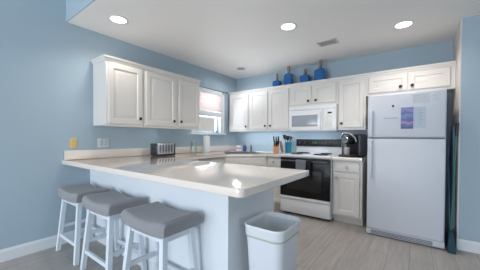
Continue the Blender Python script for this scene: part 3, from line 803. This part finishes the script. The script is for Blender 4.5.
# ------------------------------------------------------------------ stools
def make_stool(label):
    t = thing('bar_stool', label, 'stool', group='white bar stools along the peninsula')
    L_, Wd = 0.505, 0.32
    # saddle seat: sections along x
    bm = B(); loops = []
    NX = 22
    for i in range(NX + 1):
        u = -1 + 2 * i / NX
        x = u * L_ / 2
        e = max(0.0, (abs(u) - 0.88) / 0.12)
        sc = math.sqrt(max(0.0, 1 - e * e * 0.80))
        sag = 0.034 * (abs(u) ** 2)
        th = 0.086 * (0.5 + 0.5 * sc)
        top = 0.628 + sag - (0.02 * e * e)
        w = Wd * (0.90 + 0.10 * sc)
        r = min(0.034, th * 0.42)
        lp = []
        bot = 0.548 + sag * 0.45 + 0.008 * e * e
        for cx, cz, a0 in ((w / 2 - r, top - r, 0), (-w / 2 + r, top - r, PI / 2)):
            for k in range(6):
                a = a0 + k * PI / 10
                lp.append((x, cx + r * math.cos(a), cz + r * math.sin(a)))
        r2 = 0.008
        lp += [(x, -w / 2, bot + r2), (x, -w / 2 + r2, bot), (x, w / 2 - r2, bot), (x, w / 2, bot + r2)]
        loops.append(lp)
    loft(bm, loops)
    obj('seat_cushion', bm, M_SEAT, t, angle=50)
    # legs
    tx, ty, bx_, by_ = 0.185, 0.105, 0.235, 0.152
    def at(sx, sy, z):
        k = (0.575 - z) / 0.575
        return Vector((sx * (tx + (bx_ - tx) * k), sy * (ty + (by_ - ty) * k), z))
    for sx in (-1, 1):
        for sy in (-1, 1):
            bm = B()
            lo, hi = [], []
            a = 0.019
            loft(bm, [[tuple(at(sx, sy, z) + Vector((dx * a, dy * a, 0))) for dx, dy in ((-1, -1), (1, -1), (1, 1), (-1, 1))] for z in (0.0, 0.59 - 0.02)])
            bmesh.ops.bevel(bm, geom=bm.edges[:], offset=0.002, segments=1, affect='EDGES')
            obj('leg', bm, M_STOOL, t)
    def rail(p, q, h, w):
        bm = B(); p = Vector(p); q = Vector(q); d = (q - p).normalized(); s = Vector((0, 0, 1)).cross(d).normalized() * w / 2
        up = Vector((0, 0, h / 2))
        loft(bm, [[tuple(c + s + up), tuple(c - s + up), tuple(c - s - up), tuple(c + s - up)] for c in (p, q)])
        return bm
    for sy in (-1, 1):
        obj('apron', rail(at(-1, sy, 0.535), at(1, sy, 0.535), 0.05, 0.02), M_STOOL, t, smooth=False)
        obj('stretcher', rail(at(-1, sy, 0.165), at(1, sy, 0.165), 0.032, 0.02), M_STOOL, t, smooth=False)
    for sx in (-1, 1):
        obj('apron', rail(at(sx, -1, 0.535), at(sx, 1, 0.535), 0.05, 0.02), M_STOOL, t, smooth=False)
        obj('stretcher', rail(at(sx, -1, 0.25), at(sx, 1, 0.25), 0.032, 0.02), M_STOOL, t, smooth=False)
    return t
def dup(root, label):
    r = root.copy(); COL.objects.link(r); r['label'] = label
    for ch in list(root.children):
        c = ch.copy(); COL.objects.link(c); c.parent = r
    return r
st0 = make_stool('white stool with grey saddle seat, farthest, beside the blue wall')
st1 = dup(st0, 'white stool with grey saddle seat, the middle one of three')
st2 = dup(st0, 'white stool with grey saddle seat, nearest the camera and trash bin')
st0.location = (0.375, -3.06, 0); st1.location = (0.985, -3.055, 0); st2.location = (1.66, -3.05, 0)

# ------------------------------------------------------------------ trash bin
t = thing('trash_bin', 'white plastic trash bin with liner beside the peninsula end', 'trash bin', (2.34, -2.65, 0))
bh = 0.61
def sec(z, w, d, r=0.05): return [(x, y, z) for x, y in rrect(w * 1.15, d * 1.12, r * 1.12, 6)]
bm = B()
loft(bm, [sec(0, 0.17, 0.21, 0.04), sec(0.01, 0.185, 0.225, 0.045), sec(bh - 0.02, 0.236, 0.286, 0.055), sec(bh - 0.02, 0.228, 0.278, 0.052), sec(0.02, 0.178, 0.218, 0.04)])
obj('body', bm, M_BIN, t, angle=50)
bm = B()
loft(bm, [sec(bh - 0.065, 0.238, 0.288, 0.056), sec(bh - 0.06, 0.243, 0.293, 0.058), sec(bh - 0.012, 0.249, 0.299, 0.06), sec(bh, 0.256, 0.306, 0.062), sec(bh + 0.006, 0.250, 0.300, 0.06), sec(bh, 0.236, 0.286, 0.056), sec(bh - 0.07, 0.222, 0.272, 0.05), sec(0.42, 0.212, 0.258, 0.05), sec(0.385, 0.17, 0.21, 0.05), sec(0.40, 0.07, 0.09, 0.03)], close0=False)
obj('liner', bm, M_LINER, t, angle=60)
bm = B(); loft(bm, [sec(bh - 0.072, 0.241, 0.291, 0.056), sec(bh - 0.060, 0.2455, 0.2955, 0.058), sec(bh - 0.060, 0.238, 0.288, 0.058), sec(bh - 0.072, 0.236, 0.286, 0.056), sec(bh - 0.072, 0.241, 0.291, 0.056)], False, False); bmesh.ops.remove_doubles(bm, verts=bm.verts[:], dist=1e-5); obj('liner_band', bm, M_BAND, t, angle=60)

# ------------------------------------------------------------------ counter things
t = thing('toaster', 'silver and black long toaster on the worktop under the left wall cabinets', 'toaster', (0.20, -1.985, ZT + 0.001), 0)
bm = B(); box(bm, -0.075, 0.075, -0.145, 0.145, 0.012, 0.178, 0.024, 4); obj('body', bm, M_STEEL, t)
bm = B(); box(bm, -0.08, 0.08, -0.15, 0.15, 0.0, 0.022, 0.004); obj('base', bm, M_BLACK, t)
bm = B(); box(bm, -0.078, 0.078, -0.158, -0.138, 0.018, 0.172, 0.014, 3); e1 = obj('end_panel', bm, M_DKGREY, t)
bm = B(); box(bm, -0.078, 0.078, 0.138, 0.158, 0.018, 0.172, 0.014, 3); obj('end_panel', bm, M_DKGREY, t)
bm = B(); box(bm, -0.04, -0.012, -0.12, 0.12, 0.1775, 0.1795); box(bm, 0.012, 0.04, -0.12, 0.12, 0.1775, 0.1795); obj('slots', bm, M_BLACK, t, smooth=False)
bm = B()
for k in range(5): box(bm, 0.0745, 0.0765, -0.11 + k * 0.048, -0.095 + k * 0.048, 0.04, 0.155)
obj('side_ribs', bm, M_DKGREY, t, smooth=False)
bm = B(); box(bm, -0.012, 0.012, -0.175, -0.155, 0.09, 0.105, 0.004); obj('lever', bm, M_BLACK, t)

# paper towel roll and glass jar
t = thing('paper_towel_holder', 'upright white paper towel roll on the worktop below the window', 'paper towels', (0.15, -1.06, ZT + 0.001))
bm = lathe(B(), [(0, 0), (0.075, 0), (0.075, 0.008), (0.02, 0.012), (0, 0.012)]); obj('base', bm, M_TRIM, t)
bm = lathe(B(), [(0.02, 0.013), (0.055, 0.013), (0.056, 0.02), (0.056, 0.285), (0.055, 0.29), (0.02, 0.29)], n=32); obj('roll', bm, M_PTOWEL, t)
bm = B(); tube(bm, [(0, 0, 0.012), (0, 0, 0.32)], 0.006); lathe(bm, [(0, 0.32), (0.011, 0.323), (0.011, 0.333), (0, 0.34)], n=12); obj('post', bm, M_TRIM, t)
t = thing('glass_jar', 'clear greenish glass jar on the worktop left of the paper towels', 'jar', (0.15, -1.36, ZT + 0.001))
bm = lathe(B(), [(0, 0), (0.05, 0), (0.056, 0.01), (0.056, 0.15), (0.045, 0.172), (0.045, 0.19), (0.041, 0.19), (0.041, 0.17), (0.052, 0.148), (0.052, 0.014), (0, 0.01)], n=28); obj('jar_body', bm, M_JAR, t)
# white mug-like canister and navy bottle in the corner
t = thing('white_mug', 'small white mug with a pink band in the corner behind the sink', 'mug', (0.30, -0.33, ZT + 0.001))
bm = lathe(B(), [(0, 0), (0.045, 0), (0.05, 0.006), (0.052, 0.11), (0.048, 0.11), (0.046, 0.012), (0, 0.01)], n=24); obj('cup', bm, M_MUG, t)
bm = lathe(B(), [(0.0515, 0.045), (0.0527, 0.046), (0.0532, 0.07), (0.052, 0.071)], n=24); obj('band', bm, M_PINK, t)
bm = B(); tube(bm, [(0.05, 0.0, 0.09), (0.075, 0.0, 0.085), (0.082, 0.0, 0.055), (0.072, 0.0, 0.03), (0.05, 0.0, 0.022)], 0.006); obj('handle', bm, M_MUG, t)
t = thing('soap_bottle', 'dark blue soap bottle beside the white mug in the corner', 'bottle', (0.425, -0.30, ZT + 0.001))
bm = B(); loft(bm, [[(a, b, z) for a, b in rrect(0.065 * s, 0.045 * s, 0.015 * s)] for z, s in ((0, 0.95), (0.005, 1), (0.10, 1), (0.118, 0.6), (0.122, 0.35), (0.13, 0.35))]); obj('bottle_body', bm, M_NAVY, t)
bm = B(); tube(bm, [(0, 0, 0.13), (0, 0, 0.152), (0.02, -0.015, 0.155)], 0.005); obj('pump', bm, M_DKGREY, t)

# knife block
t = thing('knife_block', 'light wooden knife block with black-handled knives left of the stove', 'knife block', (1.125, -0.34, ZT + 0.001), math.radians(35))
bm = B(); loft(bm, [[(-0.042, -0.06, 0), (0.042, -0.06, 0), (0.042, 0.06, 0), (-0.042, 0.06, 0)], [(-0.042, -0.075, 0.10), (0.042, -0.075, 0.10), (0.042, 0.045, 0.165), (-0.042, 0.045, 0.165)]]); obj('block', bm, M_WOOD, t, smooth=False)
for i in range(3):
    for j in range(3):
        y = -0.055 + j * 0.04; x = -0.027 + i * 0.027; z = 0.10 + (y + 0.075) / 0.12 * 0.065
        ln = 0.115 + 0.016 * j - 0.008 * (i % 2)
        bm = B(); d = Vector((0.12 * (i - 1), -0.28, 0.96)).normalized(); p = Vector((x, y, z - 0.004))
        tube(bm, [p, p + d * ln * 0.3, p + d * ln * 0.8, p + d * ln], [0.008, 0.009, 0.0115, 0.008], n=8); obj('knife_handle', bm, M_BLACK, t)
t = obj('cutting_board', box(B(), -0.012, 0.012, -0.08, 0.08, 0, 0.20, 0.006, 2), M_WOOD2)
t.location = (1.215, -0.27, ZT + 0.012); t.rotation_euler = (0, math.radians(-12), math.radians(35)); tag(t, 'small brown wooden board leaning against the knife block', 'cutting board')
# utensil crock
t = thing('utensil_crock', 'teal glazed crock holding dark kitchen utensils left of the stove', 'crock', (1.27, -0.15, ZT + 0.001))
bm = lathe(B(), [(0, 0), (0.048, 0), (0.054, 0.006), (0.060, 0.178), (0.063, 0.183), (0.060, 0.186), (0.055, 0.178), (0.048, 0.01), (0, 0.008)], n=28); obj('pot', bm, M_TEAL, t)
CROCK = (1.27, -0.15, ZT + 0.001)
def utensil(name, label, bx, by, tx, ty, ln, head, cat='utensil'):
    u = thing(name, label, cat, CROCK, group='dark utensils in the teal crock')
    p = Vector((bx, by, 0.02)); d = Vector((tx, ty, 1)).normalized(); q = p + d * ln
    bm = B(); tube(bm, [p, q], 0.005, n=8); obj('handle', bm, M_BLACK, u)
    s = Vector((0.8, 0.6, 0)); bm = B()
    if head == 'flat':
        loft(bm, [[tuple(q + d * z + s * w + d.cross(s) * 0.003), tuple(q + d * z - s * w + d.cross(s) * 0.003), tuple(q + d * z - s * w - d.cross(s) * 0.003), tuple(q + d * z + s * w - d.cross(s) * 0.003)] for z, w in ((-0.005, 0.008), (0.015, 0.026), (0.075, 0.032), (0.08, 0.028))])
    else:
        lathe(bm, [(0, -0.028), (0.018, -0.022), (0.027, -0.008), (0.028, 0.006), (0.022, 0.02), (0, 0.026)], tuple(q + d * 0.02), n=16)
    obj('head', bm, M_BLACK if head == 'flat' else M_DKGREY, u)
utensil('spatula', 'black slotted spatula leaning left in the teal crock', -0.02, -0.015, -0.16, -0.03, 0.22, 'flat', 'spatula')
utensil('ladle', 'dark ladle leaning right in the teal crock', 0.01, 0.0, 0.17, 0.0, 0.225, 'round', 'ladle')
utensil('serving_spoon', 'black serving spoon upright in the back of the teal crock', 0.0, 0.025, 0.02, 0.14, 0.235, 'round', 'spoon')
utensil('turner', 'black turner in the front of the teal crock', 0.005, -0.025, 0.03, -0.12, 0.20, 'flat', 'spatula')

# coffee maker
t = thing('coffee_maker', 'black and chrome single-cup coffee maker on the worktop beside the fridge', 'coffee maker', (2.375, -0.40, ZT + 0.001), math.radians(-28))
bm = B(); box(bm, -0.10, 0.12, -0.02, 0.14, 0.0, 0.315, 0.025, 4); obj('body', bm, M_BLACK, t)
bm = B(); box(bm, 0.125, 0.165, -0.06, 0.13, 0.02, 0.30, 0.02, 4); obj('water_tank', bm, M_DKGREY, t)
bm = B(); lathe(bm, [(0.0, -0.165), (0.05, -0.163), (0.060, -0.150), (0.066, -0.12), (0.07, 0.0), (0, 0.0)], (0.0, 0, 0.235), axis='y', n=28); obj('brew_head', bm, M_BLACK, t)
bm = B(); lathe(bm, [(0.038, -0.168), (0.050, -0.168), (0.054, -0.160), (0.038, -0.160)], (0.0, 0, 0.235), axis='y', n=28); obj('front_ring', bm, M_CHROME, t)
bm = B()
tube(bm, [(-0.078, -0.14, 0.25), (-0.07, -0.135, 0.30), (-0.035, -0.12, 0.328), (0.015, -0.10, 0.325), (0.06, -0.08, 0.295), (0.088, -0.06, 0.25), (0.092, -0.05, 0.21)], 0.015, n=10); obj('handle_arch', bm, M_CHROME, t)
bm = B(); box(bm, -0.085, 0.095, -0.19, 0.0, 0.0, 0.03, 0.01, 3); dt = obj('drip_tray', bm, M_DKGREY, t)
o = thing('travel_mug', 'pale mug under the spout of the coffee maker', 'mug', (2.375 - 0.055, -0.40 - 0.105, ZT + 0.0325))
bm = lathe(B(), [(0, 0), (0.032, 0), (0.036, 0.006), (0.038, 0.10), (0.035, 0.10), (0.033, 0.01), (0, 0.008)], n=24); obj('cup', bm, M_SHADE, o)

# wall plates
def plate(y0, y1, z0, z1, material, label, gangs, kind):
    t = thing('wall_plate', label, 'outlet' if kind == 'outlet' else 'switch', (0.0005, (y0 + y1) / 2, (z0 + z1) / 2))
    w, h = y1 - y0, z1 - z0
    bm = B(); box(bm, 0, 0.006, -w / 2, w / 2, -h / 2, h / 2, 0.003, 2); obj('plate', bm, material, t)
    for g in range(gangs):
        c = (g - (gangs - 1) / 2) * 0.046
        if kind == 'outlet':
            for s in (-1, 1):
                bm = lathe(B(), [(0.0155, 0.005), (0.0155, 0.0075), (0, 0.0075)], (0, c, s * 0.021), axis='x', n=18); so = obj('socket', bm, material, t)
                bm = B(); box(bm, 0.007, 0.008, c - 0.008, c - 0.005, s * 0.021 - 0.006, s * 0.021 + 0.006); box(bm, 0.007, 0.008, c + 0.005, c + 0.008, s * 0.021 - 0.006, s * 0.021 + 0.006); obj('slots', bm, M_SLOT, so, smooth=False)
        else:
            bm = B(); box(bm, 0.005, 0.009, c - 0.015, c + 0.015, -0.032, 0.032, 0.002); obj('rocker', bm, M_TRPAPER, t)
    return t
plate(-3.062, -2.99, 1.045, 1.158, M_ALMOND, 'almond-coloured outlet on the blue wall above the worktop end', 1, 'outlet')
plate(-2.775, -2.64, 1.045, 1.158, M_PLATE, 'white double switch plate on the wall right of the almond outlet', 2, 'switch')
